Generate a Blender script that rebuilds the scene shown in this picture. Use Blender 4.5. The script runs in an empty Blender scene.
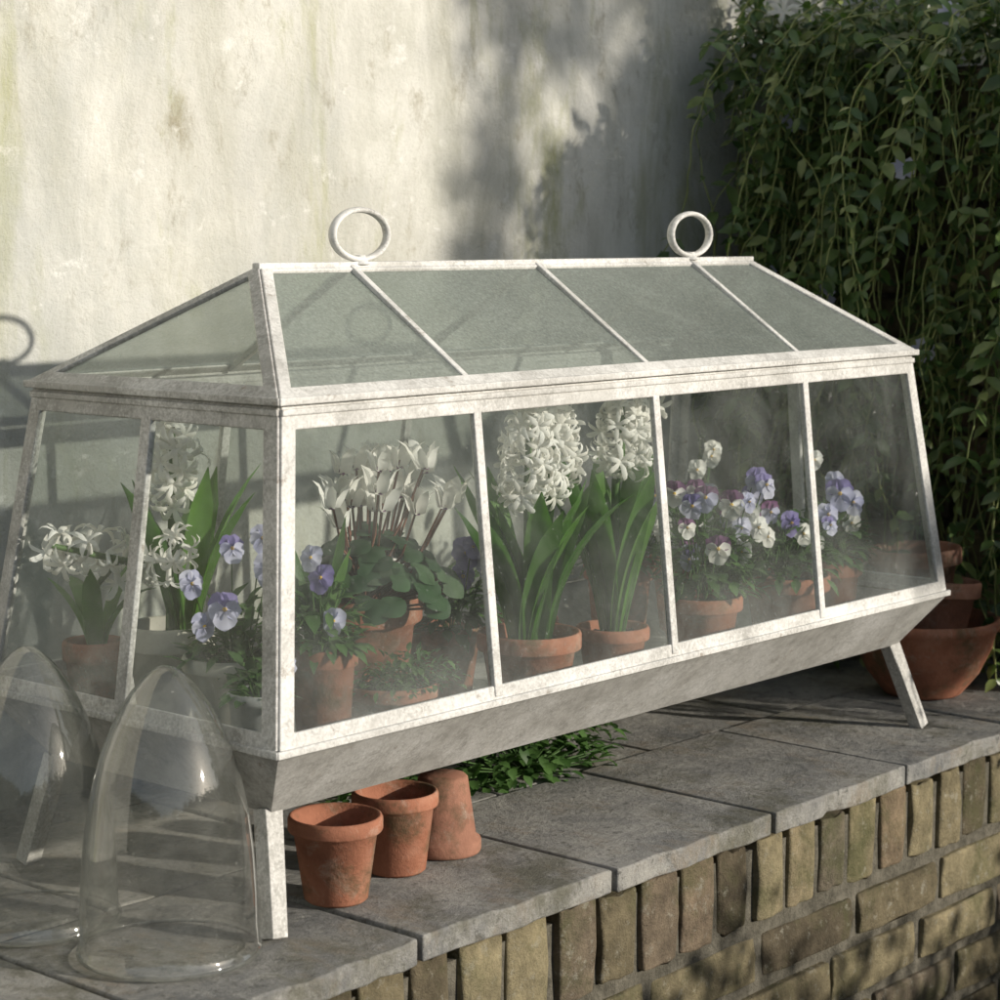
import bpy, math, random
from mathutils import Vector, Matrix, noise
R=random.Random(7)
V=Vector
scene=bpy.context.scene
# ---------------------------------------------------------------- mesh builder
class MB:
    def __init__(s): s.v=[];s.f=[];s.m=[]
    def add(s,vs,fs,m=0):
        o=len(s.v); s.v.extend([tuple(p) for p in vs])
        for f in fs: s.f.append([i+o for i in f]); s.m.append(m)
    def build(s,name,mats,parent=None,smooth=True,bevel=0,seg=2):
        me=bpy.data.meshes.new(name); me.from_pydata(s.v,[],s.f)
        for m in mats: me.materials.append(m)
        me.polygons.foreach_set('material_index',s.m)
        me.polygons.foreach_set('use_smooth',[smooth]*len(s.f))
        me.update()
        o=bpy.data.objects.new(name,me); scene.collection.objects.link(o)
        if parent: o.parent=parent
        if bevel:
            b=o.modifiers.new('b','BEVEL'); b.width=bevel; b.segments=seg; b.limit_method='ANGLE'; b.angle_limit=math.radians(35)
            o.modifiers.new('w','WEIGHTED_NORMAL')
        return o
def empty(name,loc=(0,0,0)):
    e=bpy.data.objects.new(name,None); scene.collection.objects.link(e); e.empty_display_size=.05
    return e
def box(mb,c,s,m=0,jit=0):
    vs=[]
    for x in(-1,1):
        for y in(-1,1):
            for z in(-1,1):
                vs.append((c[0]+x*s[0]/2+R.uniform(-jit,jit),c[1]+y*s[1]/2+R.uniform(-jit,jit),c[2]+z*s[2]/2+R.uniform(-jit,jit)))
    mb.add(vs,[(0,1,3,2),(4,6,7,5),(0,4,5,1),(2,3,7,6),(0,2,6,4),(1,5,7,3)],m)
def bar(mb,a,b,w,t,n,m=0,w2=None):
    a=V(a);b=V(b);d=(b-a).normalized();n=V(n);n=(n-d*n.dot(d)).normalized();s=d.cross(n)
    w2=w2 or w; vs=[]
    for p,ww in((a,w),(b,w2)):
        for i,j in((-1,-1),(1,-1),(1,1),(-1,1)): vs.append(p+s*ww/2*i+n*t/2*j)
    mb.add(vs,[(0,3,2,1),(4,5,6,7),(0,1,5,4),(1,2,6,5),(2,3,7,6),(3,0,4,7)],m)
def lathe(mb,prof,c,m=0,seg=36,axis=None,wob=0,close=True):
    M=Matrix.Identity(3)
    if axis is not None: M=V((0,0,1)).rotation_difference(V(axis)).to_matrix()
    vs=[];fs=[];n=len(prof)
    ph=R.uniform(0,6)
    for (r,z) in prof:
        for k in range(seg):
            a=2*math.pi*k/seg; rr=r*(1+wob*math.sin(2*a+ph)+wob*.6*math.sin(3*a+z*20))
            vs.append(V(c)+M@V((rr*math.cos(a),rr*math.sin(a),z)))
    for i in range(n-1):
        for k in range(seg):
            k2=(k+1)%seg
            fs.append((i*seg+k,i*seg+k2,(i+1)*seg+k2,(i+1)*seg+k))
    mb.add(vs,fs,m)
def disc(mb,c,r,m=0,seg=24,bump=0):
    vs=[V(c)]
    rings=5;fs=[]
    for j in range(1,rings+1):
        for k in range(seg):
            a=2*math.pi*k/seg; vs.append(V(c)+V((r*j/rings*math.cos(a),r*j/rings*math.sin(a),R.uniform(-bump,bump))))
    for k in range(seg): fs.append((0,1+k,1+(k+1)%seg))
    for j in range(rings-1):
        for k in range(seg):
            k2=(k+1)%seg; fs.append((1+j*seg+k,1+(j+1)*seg+k,1+(j+1)*seg+k2,1+j*seg+k2))
    mb.add(vs,fs,m)
def tube(mb,pts,r,m=0,seg=5,r2=None):
    pts=[V(p) for p in pts]; n=len(pts); r2=r if r2 is None else r2; vs=[];fs=[]
    for i,p in enumerate(pts):
        d=(pts[min(i+1,n-1)]-pts[max(i-1,0)]).normalized()
        u=d.cross(V((.3,.2,1)) if abs(d.z)<.9 else V((1,.1,0))).normalized(); w=d.cross(u)
        rr=r+(r2-r)*i/(n-1)
        for k in range(seg):
            a=2*math.pi*k/seg; vs.append(p+(u*math.cos(a)+w*math.sin(a))*rr)
    for i in range(n-1):
        for k in range(seg):
            k2=(k+1)%seg; fs.append((i*seg+k,i*seg+k2,(i+1)*seg+k2,(i+1)*seg+k))
    mb.add(vs,fs,m)
def blade(mb,pts,ws,side,fold,m=0,up=None):
    vs=[];fs=[];n=len(pts)
    for i,(p,w) in enumerate(zip(pts,ws)):
        p=V(p); d=(V(pts[min(i+1,n-1)])-V(pts[max(i-1,0)])).normalized()
        s=(side-d*side.dot(d)).normalized(); nn=s.cross(d)
        vs+= [p-s*w+nn*fold*w, p, p+s*w+nn*fold*w]
    for i in range(n-1):
        a=i*3; fs+=[(a,a+1,a+4,a+3),(a+1,a+2,a+5,a+4)]
    mb.add(vs,fs,m)
def rv(): 
    while True:
        v=V((R.uniform(-1,1),R.uniform(-1,1),R.uniform(-1,1)))
        if .05<v.length<1: return v.normalized()
def leaf(mb,p,d,up,L,W,m=0,droop=.25,fold=.25):
    d=V(d).normalized(); s=d.cross(V(up))
    if s.length<.05: s=d.cross(V((1,.3,.2)))
    s.normalize(); u=s.cross(d)
    pts=[];ws=[]
    for t,w in((0,.08),(.3,.85),(.62,.8),(1,.03)):
        pts.append(V(p)+d*L*t-u*L*droop*t*t); ws.append(W*w/2)
    blade(mb,pts,ws,s,fold,m)
# ---------------------------------------------------------------- materials
def newmat(name):
    m=bpy.data.materials.new(name); m.use_nodes=True; nt=m.node_tree; nt.nodes.clear()
    out=nt.nodes.new('ShaderNodeOutputMaterial'); return m,nt,out
def N(nt,t,**k):
    n=nt.nodes.new(t)
    for a,b in k.items(): setattr(n,a,b)
    return n
def noise_(nt,scale,detail=5,rough=.6,vec=None,dist=0):
    n=N(nt,'ShaderNodeTexNoise'); n.inputs['Scale'].default_value=scale; n.inputs['Detail'].default_value=detail
    n.inputs['Roughness'].default_value=rough; n.inputs['Distortion'].default_value=dist
    if vec is not None: nt.links.new(vec,n.inputs['Vector'])
    return n.outputs['Fac']
def ramp(nt,fac,stops):
    r=N(nt,'ShaderNodeValToRGB'); e=r.color_ramp.elements
    while len(e)<len(stops): e.new(.5)
    for i,(p,c) in enumerate(stops):
        e[i].position=p; e[i].color=(c,c,c,1) if isinstance(c,(int,float)) else (*c,1)
    nt.links.new(fac,r.inputs['Fac']); return r.outputs['Color']
def mix(nt,f,a,b,mode='MIX'):
    n=N(nt,'ShaderNodeMix',data_type='RGBA',blend_type=mode)
    for inp,v in((n.inputs[0],f),(n.inputs[6],a),(n.inputs[7],b)):
        if isinstance(v,(int,float)): inp.default_value=v if inp.type=='VALUE' else (v,v,v,1)
        elif isinstance(v,tuple): inp.default_value=(*v,1)
        else: nt.links.new(v,inp)
    return n.outputs[2]
def coord(nt,scale=(1,1,1)):
    tc=N(nt,'ShaderNodeTexCoord'); mp=N(nt,'ShaderNodeMapping'); mp.inputs['Scale'].default_value=scale
    nt.links.new(tc.outputs['Object'],mp.inputs['Vector']); return mp.outputs['Vector']
def zmap(nt,lo,hi,a,b):
    tc=N(nt,'ShaderNodeTexCoord'); s=N(nt,'ShaderNodeSeparateXYZ'); nt.links.new(tc.outputs['Object'],s.inputs[0])
    mp=N(nt,'ShaderNodeMapRange'); mp.inputs[1].default_value=lo; mp.inputs[2].default_value=hi; mp.inputs[3].default_value=a; mp.inputs[4].default_value=b
    nt.links.new(s.outputs[2],mp.inputs[0]); return mp.outputs[0]
def bump(nt,h,strength,dist=.01):
    b=N(nt,'ShaderNodeBump'); b.inputs['Strength'].default_value=strength; b.inputs['Distance'].default_value=dist
    nt.links.new(h,b.inputs['Height']); return b.outputs['Normal']
def math_(nt,op,a,b):
    n=N(nt,'ShaderNodeMath',operation=op)
    for i,v in enumerate((a,b)):
        if isinstance(v,(int,float)): n.inputs[i].default_value=v
        else: nt.links.new(v,n.inputs[i])
    return n.outputs[0]
def princ(nt,out,col,rough=.6,nrm=None,spec=.5,**k):
    p=N(nt,'ShaderNodeBsdfPrincipled')
    for inp,v in((p.inputs['Base Color'],col),(p.inputs['Roughness'],rough)):
        if isinstance(v,(int,float)): inp.default_value=v
        elif isinstance(v,tuple): inp.default_value=(*v,1)
        else: nt.links.new(v,inp)
    p.inputs['Specular IOR Level'].default_value=spec
    if nrm is not None: nt.links.new(nrm,p.inputs['Normal'])
    if out: nt.links.new(p.outputs[0],out.inputs['Surface'])
    return p
def island(nt):
    return N(nt,'ShaderNodeNewGeometry').outputs['Random Per Island']

def mat_plaster():
    m,nt,o=newmat('lime_plaster'); c=coord(nt)
    base=ramp(nt,noise_(nt,2.6,7,.65,c),[(.3,(.54,.53,.485)),(.5,(.66,.65,.595)),(.7,(.74,.73,.685))])
    st=ramp(nt,noise_(nt,7,8,.7,coord(nt,(1,1,.35)),.5),[(.45,0.),(.67,.85)])
    base=mix(nt,st,base,(.42,.415,.35))
    al=ramp(nt,noise_(nt,2.7,9,.74,coord(nt,(2.0,1,.45)),.4),[(.52,0.),(.66,.9)])
    base=mix(nt,al,base,(.37,.375,.20))
    br=ramp(nt,noise_(nt,16,8,.78,coord(nt,(1,1,.5)),.3),[(.56,0.),(.70,.8)])
    base=mix(nt,br,base,(.30,.27,.19))
    gr=ramp(nt,noise_(nt,1.7,6,.7,coord(nt,(1,1,.7))),[(.5,0.),(.64,.55)])
    base=mix(nt,gr,base,(.41,.425,.41))
    low=zmap(nt,.05,.70,.7,0.)
    base=mix(nt,mix(nt,1.,low,ramp(nt,noise_(nt,5,8,.7,c),[(.35,.2),(.65,1.)]),'MULTIPLY'),base,(.32,.325,.29))
    pt=ramp(nt,noise_(nt,13,6,.7,c,.2),[(.60,0.),(.66,.45)])
    base=mix(nt,pt,base,(.80,.79,.76))
    fs=ramp(nt,noise_(nt,90,6,.8,c),[(.60,0.),(.70,.4)]); base=mix(nt,fs,base,(.28,.27,.2))
    h=mix(nt,.45,noise_(nt,8,9,.66,c),noise_(nt,120,6,.72,c))
    princ(nt,o,base,.9,bump(nt,h,.6,.016),.2); return m
def mat_paint(name,dark=.5,wear=0.,bs=(.76,.75,.72),scale=9,fine=.45):
    m,nt,o=newmat(name); c=coord(nt)
    n1=noise_(nt,scale,9,.72,c); n2=noise_(nt,260,5,.75,c)
    mm=mix(nt,fine,n1,n2)
    f=ramp(nt,mm,[(.38+wear,1.),(.54+wear,0.)])
    base=ramp(nt,noise_(nt,14,6,.6,c),[(.3,tuple(x*.82 for x in bs)),(.7,bs)])
    grey=ramp(nt,noise_(nt,60,6,.6,c),[(.3,(.19,.185,.165)),(.7,(.36,.35,.325))])
    col=mix(nt,mix(nt,dark,(0,0,0),f),base,grey)
    pch=ramp(nt,noise_(nt,5.5,8,.8,c,.3),[(.54,0.),(.60,.55)])
    col=mix(nt,pch,col,(.44,.43,.40))
    rust=ramp(nt,noise_(nt,34,8,.78,c),[(.61,0.),(.68,.65)])
    col=mix(nt,rust,col,(.18,.135,.09))
    princ(nt,o,col,.6,bump(nt,mm,.3,.004),.35); return m
def mat_terra(name,tint=(1,1,1),lime=.55):
    m,nt,o=newmat(name); c=coord(nt)
    base=ramp(nt,noise_(nt,14,6,.65,c),[(.3,(.20*tint[0],.082*tint[1],.050*tint[2])),(.55,(.33*tint[0],.14*tint[1],.085*tint[2])),(.75,(.42*tint[0],.21*tint[1],.14*tint[2]))])
    li=ramp(nt,noise_(nt,24,8,.78,c,.5),[(.53,0.),(.70,lime)])
    col=mix(nt,li,base,(.44,.37,.30))
    mo=ramp(nt,noise_(nt,12,8,.76,c),[(.50,0.),(.64,.8)])
    col=mix(nt,mo,col,(.10,.082,.045))
    rnd=N(nt,'ShaderNodeObjectInfo').outputs['Random']
    hs=N(nt,'ShaderNodeHueSaturation'); nt.links.new(col,hs.inputs['Color'])
    mp=N(nt,'ShaderNodeMapRange'); mp.inputs[3].default_value=.75; mp.inputs[4].default_value=1.2
    nt.links.new(rnd,mp.inputs[0]); nt.links.new(mp.outputs[0],hs.inputs['Value'])
    princ(nt,o,hs.outputs[0],.85,bump(nt,mix(nt,.5,noise_(nt,120,6,.7,c),noise_(nt,18,6,.7,c)),.6,.004),.2); return m
def mat_simple(name,c1,c2,scale=60,rough=.8,b=.4,dist=.003,spec=.3):
    m,nt,o=newmat(name); c=coord(nt); n=noise_(nt,scale,6,.7,c)
    princ(nt,o,ramp(nt,n,[(.3,c1),(.7,c2)]),rough,bump(nt,n,b,dist),spec); return m
def mat_leaf(name,c1,c2,c3=None,rough=.42,tr=.3,spec=.5):
    m,nt,o=newmat(name)
    stops=[(0,c1),(.8,c2)]+([(1,c3)] if c3 else [])
    col=ramp(nt,island(nt),stops)
    n=noise_(nt,45,2,.5,coord(nt))
    col=mix(nt,.55,col,ramp(nt,n,[(.3,(.55,.55,.55)),(.7,(1.15,1.15,1.1))]),'MULTIPLY')
    p=princ(nt,None,col,rough,None,spec)
    t=N(nt,'ShaderNodeBsdfTranslucent'); 
    nt.links.new(mix(nt,1.,col,(1.1,1.5,.6),'MULTIPLY'),t.inputs['Color'])
    ms=N(nt,'ShaderNodeMixShader'); ms.inputs[0].default_value=tr
    nt.links.new(p.outputs[0],ms.inputs[1]); nt.links.new(t.outputs[0],ms.inputs[2]); nt.links.new(ms.outputs[0],o.inputs['Surface'])
    return m
def mat_petal(name,c1,c2,tr=.35):
    m,nt,o=newmat(name); col=ramp(nt,island(nt),[(0,c1),(1,c2)])
    p=princ(nt,None,col,.6,None,.2); t=N(nt,'ShaderNodeBsdfTranslucent'); nt.links.new(col,t.inputs['Color'])
    ms=N(nt,'ShaderNodeMixShader'); ms.inputs[0].default_value=tr
    nt.links.new(p.outputs[0],ms.inputs[1]); nt.links.new(t.outputs[0],ms.inputs[2]); nt.links.new(ms.outputs[0],o.inputs['Surface'])
    return m
def mat_glass(name,haze=(.02,.15),tint=(.95,.97,.96),hscale=6,rough=.02,f0=.05,hcol=(.62,.66,.63),bumps=0,specks=.3,low=0,trans=.4,bstr=.35,mottle=None,pw=5,edge=None):
    m,nt,o=newmat(name); c=coord(nt)
    tr=N(nt,'ShaderNodeBsdfTransparent'); tr.inputs[0].default_value=(*tint,1)
    gl=N(nt,'ShaderNodeBsdfGlossy'); gl.inputs['Roughness'].default_value=rough
    lw=N(nt,'ShaderNodeLayerWeight'); lw.inputs[0].default_value=.5
    if edge:   # longer path through the glass near grazing: absorbs more
        nt.links.new(ramp(nt,lw.outputs['Facing'],[(.35,tint),(.97,edge)]),tr.inputs[0])
    if bumps:
        b=bump(nt,noise_(nt,bumps,3,.6,c),bstr,.002); nt.links.new(b,gl.inputs['Normal']); nt.links.new(b,lw.inputs['Normal'])
    fr=math_(nt,'ADD',math_(nt,'MULTIPLY',math_(nt,'POWER',lw.outputs['Facing'],pw),.85),f0)
    a=N(nt,'ShaderNodeMixShader'); nt.links.new(fr,a.inputs[0]); nt.links.new(tr.outputs[0],a.inputs[1]); nt.links.new(gl.outputs[0],a.inputs[2])
    df=N(nt,'ShaderNodeBsdfDiffuse'); df.inputs[0].default_value=(*hcol,1)
    tl=N(nt,'ShaderNodeBsdfTranslucent'); tl.inputs[0].default_value=(*hcol,1)
    if mottle:
        mc=ramp(nt,noise_(nt,mottle,4,.75,c),[(.35,tuple(x*.7 for x in hcol)),(.5,hcol),(.66,tuple(min(1,x*1.4) for x in hcol))])
        nt.links.new(mc,df.inputs[0]); nt.links.new(b,df.inputs['Normal'])
    d2=N(nt,'ShaderNodeMixShader'); d2.inputs[0].default_value=trans; nt.links.new(df.outputs[0],d2.inputs[1]); nt.links.new(tl.outputs[0],d2.inputs[2])
    h=ramp(nt,noise_(nt,hscale,7,.62,c,.6),[(.40,haze[0]),(.70,haze[1])])
    s=ramp(nt,noise_(nt,190,3,.8,c),[(.64,0.),(.73,specks)])
    h=mix(nt,1.,h,s,'ADD')
    if low:
        lz=mix(nt,1.,zmap(nt,.20,.32,low,0.),ramp(nt,noise_(nt,12,6,.7,c),[(.3,.2),(.65,1.)]),'MULTIPLY'); h=mix(nt,1.,h,lz,'ADD')
    f=N(nt,'ShaderNodeMixShader'); nt.links.new(h,f.inputs[0]); nt.links.new(a.outputs[0],f.inputs[1]); nt.links.new(d2.outputs[0],f.inputs[2])
    nt.links.new(f.outputs[0],o.inputs['Surface']); return m
def mat_brick(name):
    m,nt,o=newmat(name); c=coord(nt)
    col=ramp(nt,island(nt),[(0,(.11,.092,.065)),(.35,(.21,.18,.115)),(.65,(.30,.26,.165)),(.85,(.23,.17,.12)),(1,(.17,.15,.115))])
    n=noise_(nt,22,8,.74,c); col=mix(nt,.9,col,ramp(nt,n,[(.3,(.4,.4,.4)),(.7,(1.45,1.42,1.35))]),'MULTIPLY')
    mo=ramp(nt,noise_(nt,7,8,.75,c),[(.50,0.),(.65,.7)]); col=mix(nt,mo,col,(.095,.10,.045))
    li=ramp(nt,noise_(nt,50,6,.75,c),[(.57,0.),(.68,.6)]); col=mix(nt,li,col,(.38,.365,.30))
    princ(nt,o,col,.92,bump(nt,mix(nt,.5,n,noise_(nt,110,6,.75,c)),1.,.012),.15); return m
def mat_slab(name):
    m,nt,o=newmat(name); c=coord(nt)
    col=ramp(nt,island(nt),[(0,(.25,.25,.24)),(1,(.36,.355,.335))])
    n=noise_(nt,7,9,.76,c,.4); col=mix(nt,1.,col,ramp(nt,n,[(.34,(.5,.52,.55)),(.66,(1.4,1.36,1.30))]),'MULTIPLY')
    li=ramp(nt,noise_(nt,38,8,.8,c),[(.51,0.),(.64,.65)]); col=mix(nt,li,col,(.47,.46,.42))
    dk=ramp(nt,noise_(nt,60,7,.8,c),[(.55,0.),(.64,.75)]); col=mix(nt,dk,col,(.09,.09,.08))
    mo=ramp(nt,noise_(nt,4.5,8,.78,c),[(.51,0.),(.62,.75)]); col=mix(nt,mo,col,(.135,.13,.09))
    br=ramp(nt,noise_(nt,9,8,.78,coord(nt,(1.3,.8,1))),[(.53,0.),(.65,.6)]); col=mix(nt,br,col,(.28,.23,.17))
    princ(nt,o,col,ramp(nt,n,[(.3,.6),(.7,.9)]),bump(nt,mix(nt,.45,n,noise_(nt,85,8,.78,c)),1.,.012),.35); return m

PL=mat_plaster(); PW=mat_paint('white_painted_iron',.75,0.02); PG=mat_paint('weathered_painted_iron',.85,.07,fine=.5)
TC=mat_terra('terracotta'); TC2=mat_terra('pale_terracotta',(1.15,1.35,1.5),.8)
ZN=mat_simple('zinc',(.20,.21,.21),(.38,.39,.38),20,.5,.2)
CR=mat_simple('cream_clay',(.34,.33,.28),(.50,.48,.42),15,.8,.2)
SOIL=mat_simple('soil',(.018,.012,.008),(.06,.042,.028),90,.95,1,.01)
GF=mat_glass('old_glass',(.03,.17),low=.24); GR_=mat_glass('hammered_roof_glass',(.46,.62),(.80,.86,.83),8,.2,.07,(.39,.43,.395),170,.2,trans=.42,bstr=.6,mottle=260)
GH=mat_glass('hip_glass',(.12,.30),hcol=(.6,.63,.58))
GC=mat_glass('cloche_glass',(.05,.17),(.96,.965,.95),14,.03,.10,(.58,.59,.55),7,.3,bstr=.25,pw=2.6,edge=(.40,.43,.40))
LH=mat_leaf('hyacinth_leaf',(.06,.14,.03),(.12,.24,.055),None,.35,.35)
LC=mat_leaf('cyclamen_leaf',(.018,.05,.02),(.045,.095,.04),(.10,.14,.09),.45,.12)
LV=mat_leaf('viola_leaf',(.035,.09,.02),(.085,.17,.045),None,.5,.25)
LI=mat_leaf('periwinkle_leaf',(.05,.095,.03),(.13,.195,.062),(.26,.30,.11),.36,.3,.6)
LT=mat_leaf('tree_leaf',(.02,.045,.014),(.06,.09,.025),None,.5,.3)
ST=mat_simple('green_stem',(.15,.19,.055),(.29,.31,.12),30,.6,.1)
SG=mat_simple('dark_green_stem',(.04,.09,.025),(.08,.15,.04),30,.6,.1)
STR=mat_simple('red_stem',(.14,.05,.04),(.22,.10,.06),30,.6,.1)
BK=mat_simple('bark',(.04,.032,.022),(.12,.095,.07),25,.9,1,.02)
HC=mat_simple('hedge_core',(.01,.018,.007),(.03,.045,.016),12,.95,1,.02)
WH=mat_petal('white_petal',(.82,.80,.74),(.90,.90,.87)); 
VP=mat_petal('violet_petal',(.17,.14,.36),(.31,.27,.52)); VL=mat_petal('lavender_petal',(.44,.45,.64),(.66,.66,.78)); VY=mat_petal('yellow_eye',(.7,.45,.04),(.75,.5,.05))
PP=mat_petal('plum_petal',(.16,.06,.15),(.27,.12,.26))
BR=mat_brick('stock_brick'); SL=mat_slab('stone_slab'); MO=mat_simple('mortar',(.05,.046,.034),(.18,.165,.13),45,.95,1,.01)

# ---------------------------------------------------------------- setting
mb=MB()
mb.add([(-60,-60,-.62),(60,-60,-.62),(60,60,-.62),(-60,60,-.62)],[(0,1,2,3)])
mb.build('ground',[mat_simple('gravel_ground',(.10,.09,.07),(.24,.22,.18),35,.95,1,.02)],smooth=False)
mb=MB()
box(mb,(.5,.72,1.2),(9,.2,3.7)); mb.build('plaster_wall',[PL],smooth=False)
ledge=empty('brick_ledge')
mb=MB(); box(mb,(-.1,.267,-.335),(4.3,.690,.57)); mb.build('mortar_core',[MO],ledge,False)
def jbrick(mb,c,s,jit):
    nx=5;nz=3; hx,hy,hz=s[0]/2,s[1]/2,s[2]/2; vs=[];fs=[]
    for j in range(nz):
        for i in range(nx):
            ex=(i in(0,nx-1)); ez=(j in(0,nz-1)); wr=R.uniform(0,.0035) if (ex or ez) else 0
            if ex and ez: wr+=R.uniform(0,.005)
            vs.append((c[0]-hx+s[0]*i/(nx-1)+R.uniform(-jit,jit),c[1]-hy+wr+R.uniform(-.0012,.0012),c[2]-hz+s[2]*j/(nz-1)+R.uniform(-jit,jit)*.8))
    for j in range(nz-1):
        for i in range(nx-1): a=j*nx+i; fs.append((a,a+1,a+nx+1,a+nx))
    o=len(vs); vs+=[(c[0]-hx,c[1]+hy,c[2]-hz),(c[0]+hx,c[1]+hy,c[2]-hz),(c[0]+hx,c[1]+hy,c[2]+hz),(c[0]-hx,c[1]+hy,c[2]+hz)]
    bot=list(range(nx)); top=list(range((nz-1)*nx,nz*nx)); lf=[j*nx for j in range(nz)]; rt=[j*nx+nx-1 for j in range(nz)]
    fs+=[tuple(bot[::-1]+[o,o+1]),tuple(top+[o+2,o+3]),tuple(lf+[o+3,o]),tuple(rt[::-1]+[o+1,o+2])]
    mb.add(vs,fs)
mb=MB()
x=-2.2
while x<2.0:
    w=.062+R.uniform(-.006,.006)
    jbrick(mb,(x+w/2,-.052+R.uniform(-.005,.004),-.0885+R.uniform(-.003,.002)),(w,.07,.108+R.uniform(-.010,.003)),.0022); x+=w+.014+R.uniform(-.002,.003)
z=-.160;row=0
while z>-.62:
    h=.060; x=-2.3+(row%2)*.11
    while x<2.0:
        w=.206+R.uniform(-.012,.010)
        jbrick(mb,(x+w/2,-.052+R.uniform(-.006,.004),z-h/2),(w,.07,h+R.uniform(-.005,.003)),.0025); x+=w+.015
    z-=h+.014;row+=1
mb.build('bricks',[BR],ledge,True,.004,2)
mb=MB()
def slab(mb,x0,x1,y0,y1,zt,th):
    n=13; vs=[];fs=[]
    xs=[x0+(x1-x0)*i/(n-1) for i in range(n)]
    fy=[y0+R.uniform(-.0025,.0035) for i in range(n)]; fz=[R.uniform(-.0022,0) for i in range(n)]
    for k in range(2):
        if R.random()<.6: i=R.randrange(n); fy[i]+=.006; fz[i]-=.004
    tl=R.uniform(-.0012,.0012)
    for i in range(n):
        vs+=[(xs[i],fy[i]+.001*R.random(),zt-th),(xs[i],fy[i],zt+fz[i]+tl*(i/n)),(xs[i],y1,zt+tl*(i/n)),(xs[i],y1,zt-th)]
    for i in range(n-1):
        a=i*4
        for k in range(4): fs.append((a+k,a+4+k,a+4+(k+1)%4,a+(k+1)%4))
    fs+=[(0,1,2,3),((n-1)*4+3,(n-1)*4+2,(n-1)*4+1,(n-1)*4)]
    mb.add(vs,fs)
for r,(y0,y1,off) in enumerate([(-.105,.203,0),(.2075,.5115,.16),(.516,.617,.05)]):
    for k in range(-8,7):
        x0=.089+off+.312*k
        slab(mb,x0+.0028,x0+.3092,y0+(R.uniform(-.004,.004) if r==0 else 0),y1,R.uniform(-.002,.0005),.029)
mb.build('coping_slabs',[SL],ledge,True,.003,3)
side=empty('brick_side_wall')
mb=MB(); box(mb,(1.86,.06,.18),(.20,1.1,1.58)); mb.build('mortar_core',[MO],side,False)
mb=MB(); z=.0;row=0
while z<.96:
    y=-.52+(row%2)*.11
    while y<.60:
        w=min(.208,.612-y)
        if w>.03: box(mb,(1.765,y+w/2,z+.032),(.05,w,.062),0,.003)
        y+=.22
    z+=.075;row+=1
mb.build('bricks',[BR],side,True,.006,2)

# ---------------------------------------------------------------- glass case
case=empty('glass_plant_case')
ZB,ZE,ZR=.200,.531,.662
XE=1.182
E=[V((0,0,ZE)),V((XE,0,ZE)),V((XE,.39,ZE)),V((0,.39,ZE))]
B=[V((-.047,-.042,ZB)),V((1.220,-.042,ZB)),V((1.220,.432,ZB)),V((-.047,.432,ZB))]
T=[V((.0,.02,.122)),V((1.197,.02,.122)),V((1.197,.37,.122)),V((.0,.37,.122))]
RL=V((.145,.185,ZR)); RR=V((1.055,.185,ZR))
def inset(poly,ws):
    n=len(poly); nr=(poly[1]-poly[0]).cross(poly[2]-poly[0]).normalized(); out=[]
    for i in range(n):
        a,b,c=poly[i-1],poly[i],poly[(i+1)%n]
        d1=(b-a).normalized(); d2=(c-b).normalized(); n1=nr.cross(d1); n2=nr.cross(d2)
        w1=ws[(i-1)%n]; w2=ws[i]
        v=w1/d2.dot(n1); u=w2/d1.dot(n2)
        out.append(b+d1*u+d2*v)
    return out,nr
def frame(mbf,mbg,poly,ws,t,m=0,glass=True,off=0,gm=0):
    ins,nr=inset(poly,ws); n=len(poly)
    o=[p+nr*(t/2+off) for p in poly]; i_=[p+nr*(t/2+off) for p in ins]; o2=[p-nr*t/2 for p in poly]; i2=[p-nr*t/2 for p in ins]
    fs=[]
    for k in range(n):
        j=(k+1)%n
        fs+=[(k,j,n+j,n+k),(2*n+j,2*n+k,3*n+k,3*n+j),(n+k,n+j,3*n+j,3*n+k),(j,k,2*n+k,2*n+j)]
    mbf.add(o+i_+o2+i2,fs,m)
    if glass: mbg.add([p-nr*.001 for p in ins],[tuple(range(n))],gm)
    return nr
fr=MB();gl=MB();gr=MB()
w=.019
nF=frame(fr,gl,[B[0],B[1],E[1],E[0]],[.018,w,.024,w],.006,0)
nL=frame(fr,gl,[B[3],B[0],E[0],E[3]],[.018,w*1.1,.024,w],.006,1)
nB=frame(fr,gl,[B[2],B[3],E[3],E[2]],[.018,w,.024,w],.006,0)
nR=frame(fr,gl,[B[1],B[2],E[2],E[1]],[.018,w,.024,w],.006,0)
def lerp(a,b,t): return a+(b-a)*t
for xm in(.28,.595,.912):
    for yt,yb,n in((0,-.042,nF),(.39,.432,nB)):
        bar(fr,(xm-.008,yb,ZB+.006),(xm+.002,yt,ZE-.006),.0125,.008,n,0)
bar(fr,(-.047,.195,ZB+.006),(0,.195,ZE-.006),.017,.008,nL,1)
bar(fr,(1.220,.195,ZB+.006),(XE,.195,ZE-.006),.017,.008,nR,0)
o=.005
RE=[V((-o,-o,ZE+.006)),V((XE+o,-o,ZE+.006)),V((XE+o,.39+o,ZE+.006)),V((-o,.39+o,ZE+.006))]
nRF=frame(fr,gr,[RE[0],RE[1],RR,RL],[.017,.014,.010,.014],.006,0)
nRL=frame(fr,gr,[RE[3],RE[0],RL],[.017,.014,.012],.006,1,gm=1)
nRB=frame(fr,gr,[RE[2],RE[3],RL,RR],[.017,.014,.010,.014],.006,0)
nRR=frame(fr,gr,[RE[1],RE[2],RR],[.017,.014,.014],.006,0)
for xm in(.280,.598,.917):
    bar(fr,(xm,0.004,ZE+.008),(xm,.183,ZR-.001),.009,.009,nRF,0)
    bar(fr,(xm,.386,ZE+.008),(xm,.187,ZR-.001),.009,.009,nRB,0)
bar(fr,RL+V((-.006,0,.001)),RR+V((.006,0,.001)),.012,.008,V((0,0,1)),0)
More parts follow.
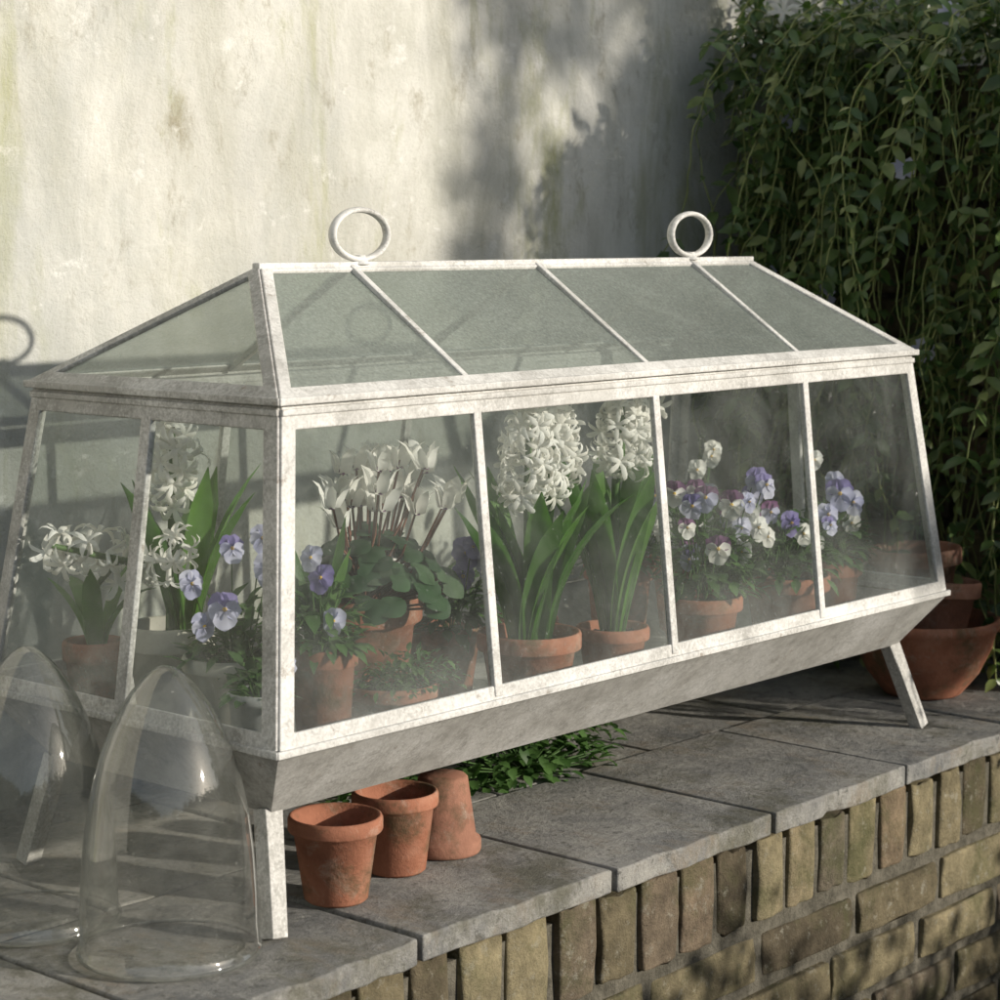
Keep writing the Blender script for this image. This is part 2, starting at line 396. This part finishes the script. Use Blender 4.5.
for i in range(4):
    j=(i+1)%4; m=1 if i==3 else 0
    a=RE[i]-V((0,0,.001));b=RE[j]-V((0,0,.001)); d=(b-a).normalized(); nn=V((d.y,-d.x,0))
    bar(fr,a-d*.003+nn*.001,b+d*.003+nn*.001,.008,.008,nn,m)
    a=E[i]-V((0,0,.006));b=E[j]-V((0,0,.006))
    bar(fr,a-d*.002+nn*.002,b+d*.002+nn*.002,.007,.009,nn,m)
    a=B[i];b=B[j]
    bar(fr,a-d*.005+nn*.001,b+d*.005+nn*.001,.008,.011,nn,m)
fo=fr.build('painted_frame',[PW,PG],case,True,.0016,2)
gl.build('glass_panes',[GF],case,False); gr.build('roof_glass',[GR_,GH],case,False)
tr=MB()
for i in range(4):
    j=(i+1)%4; d=(B[j]-B[i]).normalized(); nn=V((d.y,-d.x,0))
    a,b,c,e=B[i]-V((0,0,.006)),B[j]-V((0,0,.006)),T[j],T[i]
    tr.add([a,b,c,e,a-nn*.006,b-nn*.006,c-nn*.006+V((0,0,.004)),e-nn*.006+V((0,0,.004))],[(3,2,1,0),(4,5,6,7)],0)
tr.add([t for t in T]+[t+V((0,0,.008)) for t in T],[(0,3,2,1),(4,5,6,7)],0)
tr.build('tray',[mat_paint('grey_painted_zinc',.85,.09,(.58,.575,.56),6,.4)],case,False)
lg=MB()
for (sx,fx) in((.004,-.012),(1.190,1.236)):
    for (sy,fy) in((.022,-.004),(.365,.40)):
        n=V((0,-1,0))
        bar(lg,(sx,sy,.126),(fx,fy,.001),.024,.005,n,0,.018)
        bar(lg,(sx-.008,sy+.008,.126),(fx-.006,fy+.006,.001),.005,.020,n,0,.014)
lg.build('legs',[mat_paint('grey_worn_paint',.8,.06)],case,True,.0012,2)
rg=MB()
for xc in(.297,.920):
    n=44;vs=[];fs=[];sg=10
    for k in range(n):
        a=2*math.pi*k/n; c=V((xc+.043*math.cos(a),.185,ZR+.035+.0275*math.sin(a)))
        tn=V((math.cos(a)/.043,0,math.sin(a)/.0275)).normalized()
        for q in range(sg):
            b=2*math.pi*q/sg; vs.append(c+tn*.0034*math.cos(b)+V((0,1,0))*.006*math.sin(b))
    for k in range(n):
        for q in range(sg):
            fs.append((k*sg+q,k*sg+(q+1)%sg,((k+1)%n)*sg+(q+1)%sg,((k+1)%n)*sg+q))
    rg.add(vs,fs)
    lathe(rg,[(.012,.002),(.010,.005),(.006,.008),(.0065,.012)],(xc,.185,ZR),0,12)
rg.build('ring_handles',[PW],case)

# ---------------------------------------------------------------- pots
def pot_prof(r,h,rb=None,rim=.22,th=.005):
    rb=rb or r*.68; rr=r*.93
    zr=h*(1-rim)
    def rad(z): return rb+(rr-rb)*z/h
    return [(0.001,0),(rb*.9,0),(rb,.003),(rad(zr),zr),(r*.985,zr+.002),(r,zr+.004),(r,h-.004),(r-.0015,h-.0008),(r-th*.6,h),(r-th*1.2,h-.002),(rad(zr)-th,zr),(rb-th,.008),(.001,.006)]
def pot(parent,x,y,z,r,h,mat,soil=True,name='pot',**k):
    mb=MB(); lathe(mb,pot_prof(r,h,**k),(x,y,z),0,40,wob=.008)
    if soil: disc(mb,(x,y,z+h*.86),r*.86,1,bump=.004)
    return mb.build(name,[mat,SOIL],parent)
def strap(mb,x,y,z,n,L,W,m,spread=.35,ang0=0):
    for i in range(n):
        a=ang0+2*math.pi*i/n+R.uniform(-.35,.35); d=V((math.cos(a),math.sin(a),0)); l=L*R.uniform(.75,1.1); sp=spread*R.uniform(.5,1.5)
        pts=[];ws=[];p=V((x,y,z))+d*.006; th=.08; sw=R.uniform(-.03,.03)
        for k in range(10):
            t=k/9; pts.append(p.copy()); ws.append(W*(.55+.6*math.sin(math.pi*min(1,t*.85+.1)))*(1 if k<8 else (.62 if k==8 else .08)))
            th+=sp*.12*(1+t); p=p+(d*math.sin(th)+V((-d.y,d.x,0))*sw*t*4+V((0,0,1))*math.cos(th))*l/9
        blade(mb,pts,ws,V((-d.y,d.x,0)),.35,m)
def floret(mb,p,ax,L,m):
    u=ax.cross(V((.2,.1,1))).normalized(); w=ax.cross(u); o=R.uniform(0,1)
    tube(mb,[p-ax*L*.9,p],L*.13,m,5,L*.2)
    for k in range(6):
        a=o+k*math.pi/3+R.uniform(-.12,.12); d=u*math.cos(a)+w*math.sin(a); s=-u*math.sin(a)+w*math.cos(a)
        q=L*R.uniform(.85,1.2); cu=R.uniform(-.1,.28)
        blade(mb,[p,p+d*q*.36+ax*q*.28,p+d*q*.75+ax*q*.34,p+d*q*1.02+ax*q*(.26-cu*.5),p+d*q*1.15-ax*q*cu*.8],[q*.09,q*.15,q*.17,q*.11,q*.01],s,.45,m)
def hyac_head(mb,base,tip,rad,n,L,ms,mp):
    base=V(base);tip=V(tip);ax=(tip-base).normalized(); H=(tip-base).length
    tube(mb,[base-ax*.01,tip],.005,ms,7,.003)
    u=ax.cross(V((1,.2,0))).normalized(); w=ax.cross(u)
    for i in range(n):
        t=(i+.5)/n; a=i*2.399+R.uniform(-.4,.4); rr=rad*(.62+.55*math.sin(math.pi*min(1,.18+t*.8)))*R.uniform(.7,1.25)
        d=(u*math.cos(a)+w*math.sin(a)); dd=(d+ax*(t-.5)*1.1).normalized()
        floret(mb,base+ax*H*t+dd*rr*.78+rv()*.003,(dd+rv()*.5+V((0,0,-.12))).normalized(),L*R.uniform(.8,1.15),mp)
def viola(mb,c,n,s,mu,ml,me):
    n=V(n).normalized(); c=V(c); r=n.cross(V((0,0,1))).normalized(); u=r.cross(n)
    for ang,sz,m,dz in((125,1.05,mu,-.10),(55,1.05,mu,-.08),(190,.92,ml,0),(-10,.92,ml,.02),(-90,1.15,ml,.05)):
        a=math.radians(ang+R.uniform(-6,6)); d=r*math.cos(a)+u*math.sin(a); pc=c+d*s*.30*sz+n*dz*s; q=d.cross(n)
        vs=[c+n*dz*s*.8];K=13; f1=R.uniform(0,6)
        for k in range(K):
            b=2*math.pi*k/K; rad=.31*s*sz*(1+.07*math.sin(5*b+f1)+.04*math.sin(3*b+f1))
            vs.append(pc+d*math.cos(b)*rad*.95+q*math.sin(b)*rad*1.12+n*(.05*s*math.sin(4*b+f1) - .07*s*math.cos(b)))
        mb.add(vs,[(0,1+k,1+(k+1)%K) for k in range(K)],m)
    lathe(mb,[(.001,.0015),(s*.06,.001),(s*.08,-.001)],c+n*s*.07,me,8,axis=n)
def viola_plant(mb,c,rx,rz,nl,flowers,top=.0):
    c=V(c)
    for i in range(nl):
        d=rv(); d.z=abs(d.z)*.9; p=c+V((d.x*rx,d.y*rx,d.z*rz))*R.uniform(.35,1)
        leaf(mb,p,(V((d.x,d.y,d.z*.6))+rv()*.6),V((0,0,1)),R.uniform(.016,.032),R.uniform(.010,.018),0,.3)
    for i in range(int(nl/12)):
        d=rv(); d.z=abs(d.z); tube(mb,[c-V((0,0,.01)),c+V((d.x*rx*.6,d.y*rx*.6,rz*.5)),c+V((d.x*rx,d.y*rx,d.z*rz))],.0009,1,4)
    for (p,kind,s) in flowers:
        p=V(p); n=V((-.75+R.uniform(-.6,.5),-.8+R.uniform(-.5,.5),R.uniform(-.3,.45)))
        mu,ml={'v':(2,2),'l':(2,3),'p':(3,3),'w':(5,5),'wp':(6,5),'m':(6,3)}[kind]
        viola(mb,p,n,s,mu,ml,4)
        tube(mb,[V((c.x+(p.x-c.x)*.4,c.y+(p.y-c.y)*.4,c.z)),V((p.x,p.y,p.z-.004))+V((.004,.006,.006)),p-n.normalized()*.002],.0010,1,4)
VM=[LV,SG,VP,VL,VY,WH,PP]
FL=.136
e=empty('potted_viola'); pot(e,.078,.165,FL,.052,.118,CR,rim=.15)
mb=MB(); viola_plant(mb,(.078,.160,.245),.055,.075,150,[((.035,.125,.312),'l',.032),((.075,.10,.352),'p',.030),((.06,.14,.372),'l',.025),((.03,.17,.335),'p',.025),((.10,.11,.333),'p',.025),((.02,.14,.295),'p',.025),((.085,.12,.382),'p',.025)])
mb.build('flowers',VM,e)
e=empty('potted_hyacinth'); pot(e,.095,.285,FL,.05,.135,CR)
mb=MB(); strap(mb,.105,.27,.255,9,.20,.014,0,.5); tube(mb,[(.095,.285,.25),(.09,.27,.40)],.005,1,7)
hyac_head(mb,(.09,.27,.41),(.085,.262,.490),.026,20,.0185,1,2)
hyac_head(mb,(.06,.24,.34),(.04,.20,.375),.02,9,.017,1,2)
mb.build('flowers',[LH,SG,WH],e)
e=empty('potted_hyacinth'); pot(e,.06,.375,FL,.035,.11,TC)
mb=MB(); strap(mb,.06,.37,.24,5,.12,.010,0,.7); tube(mb,[(.06,.375,.24),(.055,.36,.31),(.075,.35,.335)],.004,1,6)
hyac_head(mb,(.100,.335,.330),(-.010,.355,.362),.024,14,.021,1,2)
mb.build('flowers',[LH,SG,WH],e)
e=empty('potted_viola'); pot(e,.112,.060,FL,.037,.135,TC,rim=.16)
mb=MB(); viola_plant(mb,(.105,.055,.268),.045,.085,170,[((.072,.02,.352),'v',.025),((.068,.03,.372),'p',.022),((.09,.02,.305),'p',.023)])
strap(mb,.115,.07,.262,4,.14,.009,0,.35)
mb.build('flowers',VM,e)
e=empty('potted_viola'); pot(e,.028,.066,FL,.034,.10,ZN,rim=.12)
mb=MB(); viola_plant(mb,(.028,.066,.225),.03,.05,60,[((.03,.03,.265),'p',.024)]); mb.build('flowers',VM,e)
e=empty('potted_parsley'); pot(e,.218,.066,FL,.054,.080,TC)
mb=MB()
for i in range(520):
    d=rv(); d.z=abs(d.z)*.7; p=V((.232,.055,.210))+V((d.x*.080,d.y*.05,d.z*.055))*R.uniform(.3,1)
    leaf(mb,p,V((d.x,d.y,.3))+rv()*.7,V((0,0,1)),R.uniform(.006,.014),R.uniform(.004,.008),0,.4)
mb.build('leaves',[LV],e)
e=empty('potted_cyclamen'); pot(e,.310,.205,FL,.074,.150,TC)
mb=MB()
def round_leaf(mb,p,n,r,m):
    n=V(n).normalized(); u=n.cross(V((.2,.1,1)) if abs(n.z)<.9 else V((1,0,0))).normalized(); w=n.cross(u); K=14; vs=[V(p)]
    for k in range(K):
        a=2*math.pi*k/K+.1; q=r*(1-.45*max(0,math.cos(a))**8); vs.append(V(p)+u*math.cos(a)*q+w*math.sin(a)*q*.95-n*r*.18*(1+.5*math.sin(3*a)))
    mb.add(vs,[(0,1+k,1+(k+1)%K) for k in range(K)],m)
for i in range(110):
    a=R.uniform(0,6.28); q=math.sqrt(R.random()); p=V((.305+.105*q*math.cos(a),.18+.095*q*math.sin(a),.285+.07*(1-q*q)+R.uniform(-.014,.014)))
    n=V((math.cos(a)*q*.9-.2,math.sin(a)*q*.9-.25,1.0))+rv()*.35; round_leaf(mb,p,n,R.uniform(.012,.021),0)
    tube(mb,[(.31,.2,.265),(p.x,p.y,p.z-.004)],.0014,1,4)
def cyc(mb,p,s):
    p=V(p); tube(mb,[V((.315+R.uniform(-.02,.02),.20+R.uniform(-.02,.02),.28)),V((p.x*.7+.315*.3,p.y*.7+.2*.3,p.z-.05)),p+V((.0,0,.008)),p+V((-.004,-.004,.004)),p],.0015,1,5)
    o_=R.uniform(0,1); tl=V((R.uniform(-.25,.25),R.uniform(-.25,.25),1))
    for k in range(5):
        a=o_+k*1.2566; d=V((math.cos(a),math.sin(a),0)); q=s*R.uniform(.8,1.15)
        blade(mb,[p,p+d*q*.24+tl*q*.10,p+d*q*.36+tl*q*.5,p+d*q*.56+tl*q*.88,p+d*q*.85+tl*q*1.05],[q*.11,q*.20,q*.25,q*.19,q*.02],V((-d.y+.6*d.x,d.x+.6*d.y,.3)),.25,2)
    lathe(mb,[(s*.12,-s*.04),(s*.16,s*.06),(s*.1,s*.2)],p,3,8)
for k in range(28):
    cyc(mb,(.262+.112*(k/27)+R.uniform(-.01,.01),.16+R.uniform(-.05,.05),.405+R.uniform(-.024,.032)),R.uniform(.024,.031))
cyc(mb,(.205,.14,.40),.028); cyc(mb,(.375,.12,.39),.028); cyc(mb,(.23,.15,.375),.026)
mb.build('flowers',[LC,STR,WH,PP],e)
e=empty('potted_viola'); pot(e,.47,.22,FL,.05,.09,TC)
mb=MB(); viola_plant(mb,(.46,.20,.225),.06,.09,180,[((.435,.15,.325),'v',.032),((.46,.14,.31),'p',.028),((.44,.16,.295),'v',.026),((.425,.13,.335),'v',.022)]); mb.build('flowers',VM,e)
e=empty('potted_hyacinth'); pot(e,.458,.072,FL,.062,.102,TC)
mb=MB(); strap(mb,.445,.072,.222,8,.215,.015,0,.34,.3); strap(mb,.475,.072,.222,8,.225,.015,0,.40,.9)
for (b,t) in(((.434,.055,.402),(.426,.045,.490)),((.495,.072,.400),(.504,.070,.490))):
    tube(mb,[(.458,.072,.22),lerp(V((.458,.072,.22)),V(b),.6)+V((.004,0,0)),b],.0055,1,7); hyac_head(mb,b,t,.028,36,.0185,1,2)
mb.build('flowers',[LH,SG,WH],e)
e=empty('potted_hyacinth'); pot(e,.635,.088,FL,.046,.082,TC)
mb=MB(); strap(mb,.635,.088,.205,11,.24,.0155,0,.28,.2); tube(mb,[(.635,.088,.2),(.64,.088,.40)],.0055,1,7)
hyac_head(mb,(.640,.080,.418),(.640,.078,.492),.028,30,.0185,1,2); hyac_head(mb,(.685,.09,.425),(.70,.09,.488),.022,18,.017,1,2)
mb.build('flowers',[LH,SG,WH],e)
e=empty('potted_hyacinth'); pot(e,.60,.20,FL,.042,.085,TC)
mb=MB(); strap(mb,.60,.19,.205,7,.13,.011,0,.5); tube(mb,[(.6,.19,.2),(.60,.165,.275)],.004,1,6); hyac_head(mb,(.60,.165,.272),(.605,.155,.335),.021,16,.016,1,2)
mb.build('flowers',[LH,SG,WH],e)
e=empty('potted_viola'); pot(e,.835,.235,FL,.048,.128,TC)
mb=MB(); viola_plant(mb,(.835,.225,.26),.06,.085,150,[((.80+R.uniform(-.03,.06),.18+R.uniform(-.02,.02),.30+R.uniform(0,.06)),k,.026) for k in('w','p','m','w','w')]); mb.build('flowers',VM,e)
e=empty('potted_viola'); pot(e,.832,.098,FL,.056,.095,TC)
mb=MB()
fl=[((.835+R.uniform(-.07,.075),.07+R.uniform(-.03,.03),.300+R.uniform(-.02,.08)),R.choice(['wp','m','w','wp','p','w','l']),R.uniform(.022,.032)) for k in range(23)]
viola_plant(mb,(.835,.092,.235),.068,.125,300,fl); mb.build('flowers',VM,e)
e=empty('potted_viola'); pot(e,1.008,.082,FL,.060,.103,TC)
mb=MB(); viola_plant(mb,(.995,.08,.24),.072,.09,300,[((.97,.05,.315),'v',.028),((.985,.04,.30),'w',.025),((.95,.07,.33),'m',.026),((1.03,.05,.28),'w',.022),((.93,.06,.30),'w',.022),((1.05,.04,.305),'l',.022)]); mb.build('flowers',VM,e)
e=empty('potted_viola'); pot(e,1.120,.085,FL,.047,.112,TC)
mb=MB(); viola_plant(mb,(1.107,.085,.245),.06,.09,240,[((1.08,.045,.345),'l',.036),((1.115,.045,.33),'p',.028),((1.06,.05,.318),'p',.028),((1.12,.05,.30),'w',.024),((1.09,.06,.36),'p',.024),((1.14,.06,.315),'p',.024),((1.07,.08,.39),'w',.022)]); mb.build('flowers',VM,e)
e=empty('potted_viola'); pot(e,1.03,.27,FL,.05,.11,TC)
mb=MB(); viola_plant(mb,(1.03,.26,.24),.07,.12,220,[((1.0+R.uniform(-.05,.06),.22,.32+R.uniform(-.02,.08)),R.choice('wwp'),.024) for k in range(6)]); mb.build('flowers',VM,e)

def loose(x,y,r,h,mat,inv=False,rb=None):
    mb=MB(); prof=pot_prof(r,h,rb,rim=.2)
    if inv: prof=[(a,h-b) for a,b in prof][::-1]
    lathe(mb,prof,(x,y,0.001),0,44,wob=.014); 
    return mb.build('terracotta_pot',[mat])
loose(.115,.046,.0505,.092,TC,rb=.034); loose(.232,.072,.0475,.091,TC,rb=.033); loose(.322,.084,.043,.089,TC2,True,rb=.028)
mb=MB(); lathe(mb,[(.001,0),(.055,0),(.060,.004),(.085,.035),(.104,.075),(.110,.100),(.116,.104),(.118,.112),(.114,.119),(.107,.117),(.101,.10),(.08,.045),(.05,.012),(.001,.010)],(1.435,.115,.001),0,48,wob=.008); mb.build('terracotta_bowl',[TC])
mb=MB(); lathe(mb,pot_prof(.068,.12,.045),(1.435,.105,.060),0,40,axis=(.08,-.04,1)); mb.build('terracotta_pot',[TC2])
mb=MB(); lathe(mb,pot_prof(.070,.12,.045),(1.418,.118,.108),0,40,axis=(-.03,.03,1)); mb.build('terracotta_pot',[TC2])

def cloche(x,y,s=1.):
    P=[(.0865,.004),(.0885,0),(.0905,.001),(.0912,.004),(.090,.007),(.0878,.010),(.0872,.03),(.0862,.06),(.0835,.10),(.0785,.14),(.0722,.17),(.0640,.199),(.0540,.224),(.0435,.244),(.0335,.259),(.0240,.270),(.0155,.278),(.0085,.2825),(.0035,.284),(.0005,.2843)]
    mb=MB(); lathe(mb,[(r*s,z*s) for r,z in P],(x,y,.001),0,72,wob=.006)
    return mb.build('glass_cloche',[GC])
cloche(-.109,.049); cloche(-.137,.232)

# ---------------------------------------------------------------- vegetation
def clump(name,c,rad,n,L,mat):
    mb=MB(); c=V(c)
    for i in range(n):
        d=rv(); p=c+V((d.x*rad[0],d.y*rad[1],abs(d.z)*rad[2]))*R.uniform(.3,1); l=R.uniform(*L)
        leaf(mb,p,V((d.x,d.y,.2))+rv()*.7,V((0,0,1)),l,l*.75,0,.3)
        if i%6==0: tube(mb,[c,p],.0012,1,4)
    return mb.build(name,[mat,SG])
clump('creeping_plant',(.66,.25,.0),(.19,.07,.095),480,(.014,.026),LV)
clump('creeping_plant',(.46,.33,.0),(.12,.06,.06),160,(.012,.024),LV)
clump('wall_fern',(1.66,.33,.0),(.07,.22,.14),400,(.02,.04),LI)
clump('wall_weed',(.33,-.095,-.30),(.05,.03,.04),90,(.01,.02),LV)

mb=MB()
def strand(p,v,n,step,lf,m=0,grav=.35,wander=.25,dens=.86):
    p=V(p);v=V(v).normalized(); pts=[p.copy()]
    for k in range(n):
        v=(v+V((0,0,-grav))+rv()*wander)
        if p.x>1.70: v.x-=.35
        if p.y>.575: v.y-=.4
        v.normalize(); p=p+v*step; 
        if p.z<.02 or p.y>.6: break
        pts.append(p.copy())
        if R.random()<dens:
            sd=v.cross(rv()).normalized()
            for sg in(-1,1):
                d=sd*sg+v*.45+V((-.35,-.2,-.05)); l=lf*R.uniform(.5,1.2)
                leaf(mb,p,d,V((-.5,-.3,.8))+rv()*.5,l,l*.55,0,.25)
    if len(pts)>1: tube(mb,pts,.0014,1,4)
for i in range(190):
    y=R.uniform(-.45,.60); st=(1.68+R.uniform(-.06,.06),y,1.0+R.uniform(-.06,.06))
    L=R.choice([8,12,18,26,36,44]) 
    strand(st,(R.uniform(-1,-.2),R.uniform(-.5,.4),R.uniform(-.2,.7)),L,.026,R.uniform(.024,.042),grav=.24,wander=.34,dens=R.choice([.35,.6,.9]))
for i in range(70):
    y=R.uniform(.0,.60); strand((1.70,y,R.uniform(.2,.9)),(-.6,R.uniform(-.5,.5),.2),R.randint(6,22),.024,R.uniform(.022,.036),grav=.22,wander=.4)
for i in range(90):
    y=R.uniform(-.2,.58); strand((1.66+R.uniform(-.05,.03),y,R.uniform(.8,1.02)),(R.uniform(-.6,-.1),R.uniform(-.3,.3),-.1),R.randint(20,44),.025,.014,grav=.5,wander=.30,dens=.15)
for i in range(30):
    y=R.uniform(.38,.58); strand((1.66,y,1.02),(R.uniform(-1.2,-.7),R.uniform(-.2,.15),R.uniform(.2,.8)),R.randint(6,14),.022,.026,grav=.13,wander=.25)
for i in range(2300):
    d=rv(); p=V((1.80,.05,.98))+V((d.x*.20,d.y*.62,abs(d.z)*.12))*R.uniform(.6,1)
    p.y=min(p.y,.60); p.z+=.03*math.sin(p.y*17)*math.sin(p.x*23+1); l=R.uniform(.022,.042)
    leaf(mb,p,rv()+V((-.3,-.2,.2)),V((-.3,-.2,1)),l,l*.55,0,.25)
for p,k in(((1.50,.46,.632),2),((1.53,.15,1.03),2),((1.52,.36,.60),2),((1.52,.22,.80),2),((1.51,.17,.52),2),((1.51,.42,.88),2)):
    for q in range(5):
        a=q*1.2566; n=V((-.75,-.6,.25)).normalized(); u=n.cross(V((0,0,1))).normalized(); w_=u.cross(n)
        d=u*math.cos(a)+w_*math.sin(a); s=-u*math.sin(a)+w_*math.cos(a); blade(mb,[V(p),V(p)+d*.009,V(p)+d*.019],[.002,.008,.007],s,.05,2)
    tube(mb,[V(p),V(p)+V((.05,.01,-.03)),V(p)+V((.15,.02,.0))],.001,1,4)
for p,s_ in(((1.555,.47,1.055),.026),((1.57,.44,1.062),.022),((1.55,.49,1.04),.02)):
    floret(mb,V(p),(V((-.7,-.6,.3))+rv()*.4).normalized(),s_,3); tube(mb,[V(p),V(p)+V((.07,.0,-.03))],.001,1,4)
mb.build('trailing_periwinkle',[LI,ST,VL,WH])

def tree(name,base,trunk_h,cc,cr,n,L,seed,limbs=9,extra=(),per=60,cs=(.10,.26)):
    rr=random.Random(seed); mb=MB(); base=V(base); cc=V(cc)
    tube(mb,[base,base+V((.03,.02,trunk_h*.5)),base+V((0,.05,trunk_h))],.05,1,9,.03)
    cl=[]
    for i in range(int(n/per)):
        d=rv(); q=rr.uniform(.35,1.0); cl.append((cc+V((d.x*cr[0],d.y*cr[1],d.z*cr[2]))*q, rr.uniform(*cs)*min(cr)/.8))
    for (c,s) in extra: cl.append((V(c),s))
    for i,(c,s) in enumerate(cl):
        if i%7==0 or i>=int(n/per):
            s0=base+V((0,0,trunk_h*rr.uniform(.5,1))); tube(mb,[s0,lerp(s0,c,.5)+V((0,0,.08)),c],.018,1,6,.004)
        for k in range(per):
            p=c+rv()*s*rr.uniform(.2,1); l=rr.uniform(*L); leaf(mb,p,rv(),V((0,0,1)),l,l*.6,0,.2)
    return mb.build(name,[LT,BK])
tree('evergreen_shrub',(2.35,.25,-.6),1.4,(2.35,.2,1.25),(.42,.38,.40),5200,(.03,.05),3)
rx=random.Random(11); ex=[]
for i in range(34):
    ex.append(((2.18+rx.uniform(-.06,.28),-2.3+rx.uniform(-.2,.2),.75+i*.05+rx.uniform(-.05,.05)),rx.uniform(.05,.13)))
tree('garden_tree',(3.25,-2.3,-.62),1.6,(3.22,-2.3,1.35),(1.0,.55,1.5),10000,(.05,.08),5,14,ex,per=50)
mb=MB()
for i in range(3300):
    x=R.uniform(.15,3.4); y=-1.35+R.uniform(-.16,.16); top=.15+.07*math.sin(x*7)+.05*math.sin(x*17+1)
    z=-.6+(top+.6)*R.random()**.6; l=R.uniform(.035,.06); leaf(mb,(x,y,z),rv(),V((0,0,1)),l,l*.6,0,.2)
for i in range(60):
    x=R.uniform(.15,3.4); tube(mb,[(x,-1.35,-.62),(x+R.uniform(-.1,.1),-1.35,.1)],.006,1,5)
mb.build('unseen_shade_hedge',[LT,BK])  # low hedge added out of view to shade the brick front
# unseen hedge added to block the warm horizon sky from pane reflections
mb=MB()
def hedge_run(a,b,h):
    a=V(a);b=V(b);n=int((b-a).length/.5); d=(b-a)/n; s=V((-d.y,d.x,0)).normalized()
    for i in range(n):
        c=a+d*(i+.5); hh=h+R.uniform(-.12,.12)
        vs=[]
        for u in(-.52,.52):
            for q in(-.35,.35):
                for z in(-.6,hh-.1): vs.append(c+d*u+s*q+V((0,0,z)))
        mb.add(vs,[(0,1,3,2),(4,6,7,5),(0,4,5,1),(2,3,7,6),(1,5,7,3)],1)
        for k in range(150):
            p=c+d*R.uniform(-.55,.55)+s*R.choice((-1,1))*R.uniform(.30,.45)+V((0,0,R.uniform(-.6,hh)))
            if k%4==0: p=c+d*R.uniform(-.55,.55)+s*R.uniform(-.4,.4)+V((0,0,hh+R.uniform(-.12,.08)))
            l=R.uniform(.10,.18); leaf(mb,p,rv(),V((0,0,1)),l,l*.6,0,.2)
hedge_run((-9,-7,0),(11,-7,0),1.5); hedge_run((-9,-7,0),(-9,6,0),2.0); hedge_run((11,-7,0),(11,4,0),1.5)
mb.build('unseen_screen_hedge',[LT,HC])

# ---------------------------------------------------------------- light
to_sun=V((.17,-.43,.125)).normalized()
el=math.asin(to_sun.z); az=math.atan2(to_sun.x,to_sun.y)
sun=bpy.data.lights.new('sun','SUN'); sun.energy=4.8; sun.angle=math.radians(1.0); sun.color=(1,.925,.81)
so=bpy.data.objects.new('sun',sun); scene.collection.objects.link(so); so.rotation_euler=(-to_sun).to_track_quat('-Z','Y').to_euler(); so.location=(4,-8,4)
w=bpy.data.worlds.new('World'); scene.world=w; w.use_nodes=True; nt=w.node_tree; nt.nodes.clear()
sk=nt.nodes.new('ShaderNodeTexSky'); sk.sky_type='NISHITA'; sk.sun_disc=False; sk.sun_elevation=el; sk.sun_rotation=az
hs=nt.nodes.new('ShaderNodeHueSaturation'); hs.inputs['Saturation'].default_value=.62
bg=nt.nodes.new('ShaderNodeBackground'); bg.inputs[1].default_value=.15; ow=nt.nodes.new('ShaderNodeOutputWorld')
nt.links.new(sk.outputs[0],hs.inputs['Color']); nt.links.new(hs.outputs[0],bg.inputs[0]); nt.links.new(bg.outputs[0],ow.inputs[0])
# ---------------------------------------------------------------- camera
cam=bpy.data.cameras.new('camera'); co=bpy.data.objects.new('camera',cam); scene.collection.objects.link(co)
co.location=(-1.433,-1.544,.697); F=V((.7456,.6551,-.1219)); co.rotation_euler=F.to_track_quat('-Z','Y').to_euler()
cam.lens=77.8; cam.sensor_width=36; cam.clip_end=300; cam.clip_start=.05
cam.dof.use_dof=True; cam.dof.focus_distance=2.45; cam.dof.aperture_fstop=10
scene.camera=co
scene.view_settings.view_transform='Standard'; scene.view_settings.look='None'; scene.view_settings.exposure=0
scene.cycles.transparent_max_bounces=24
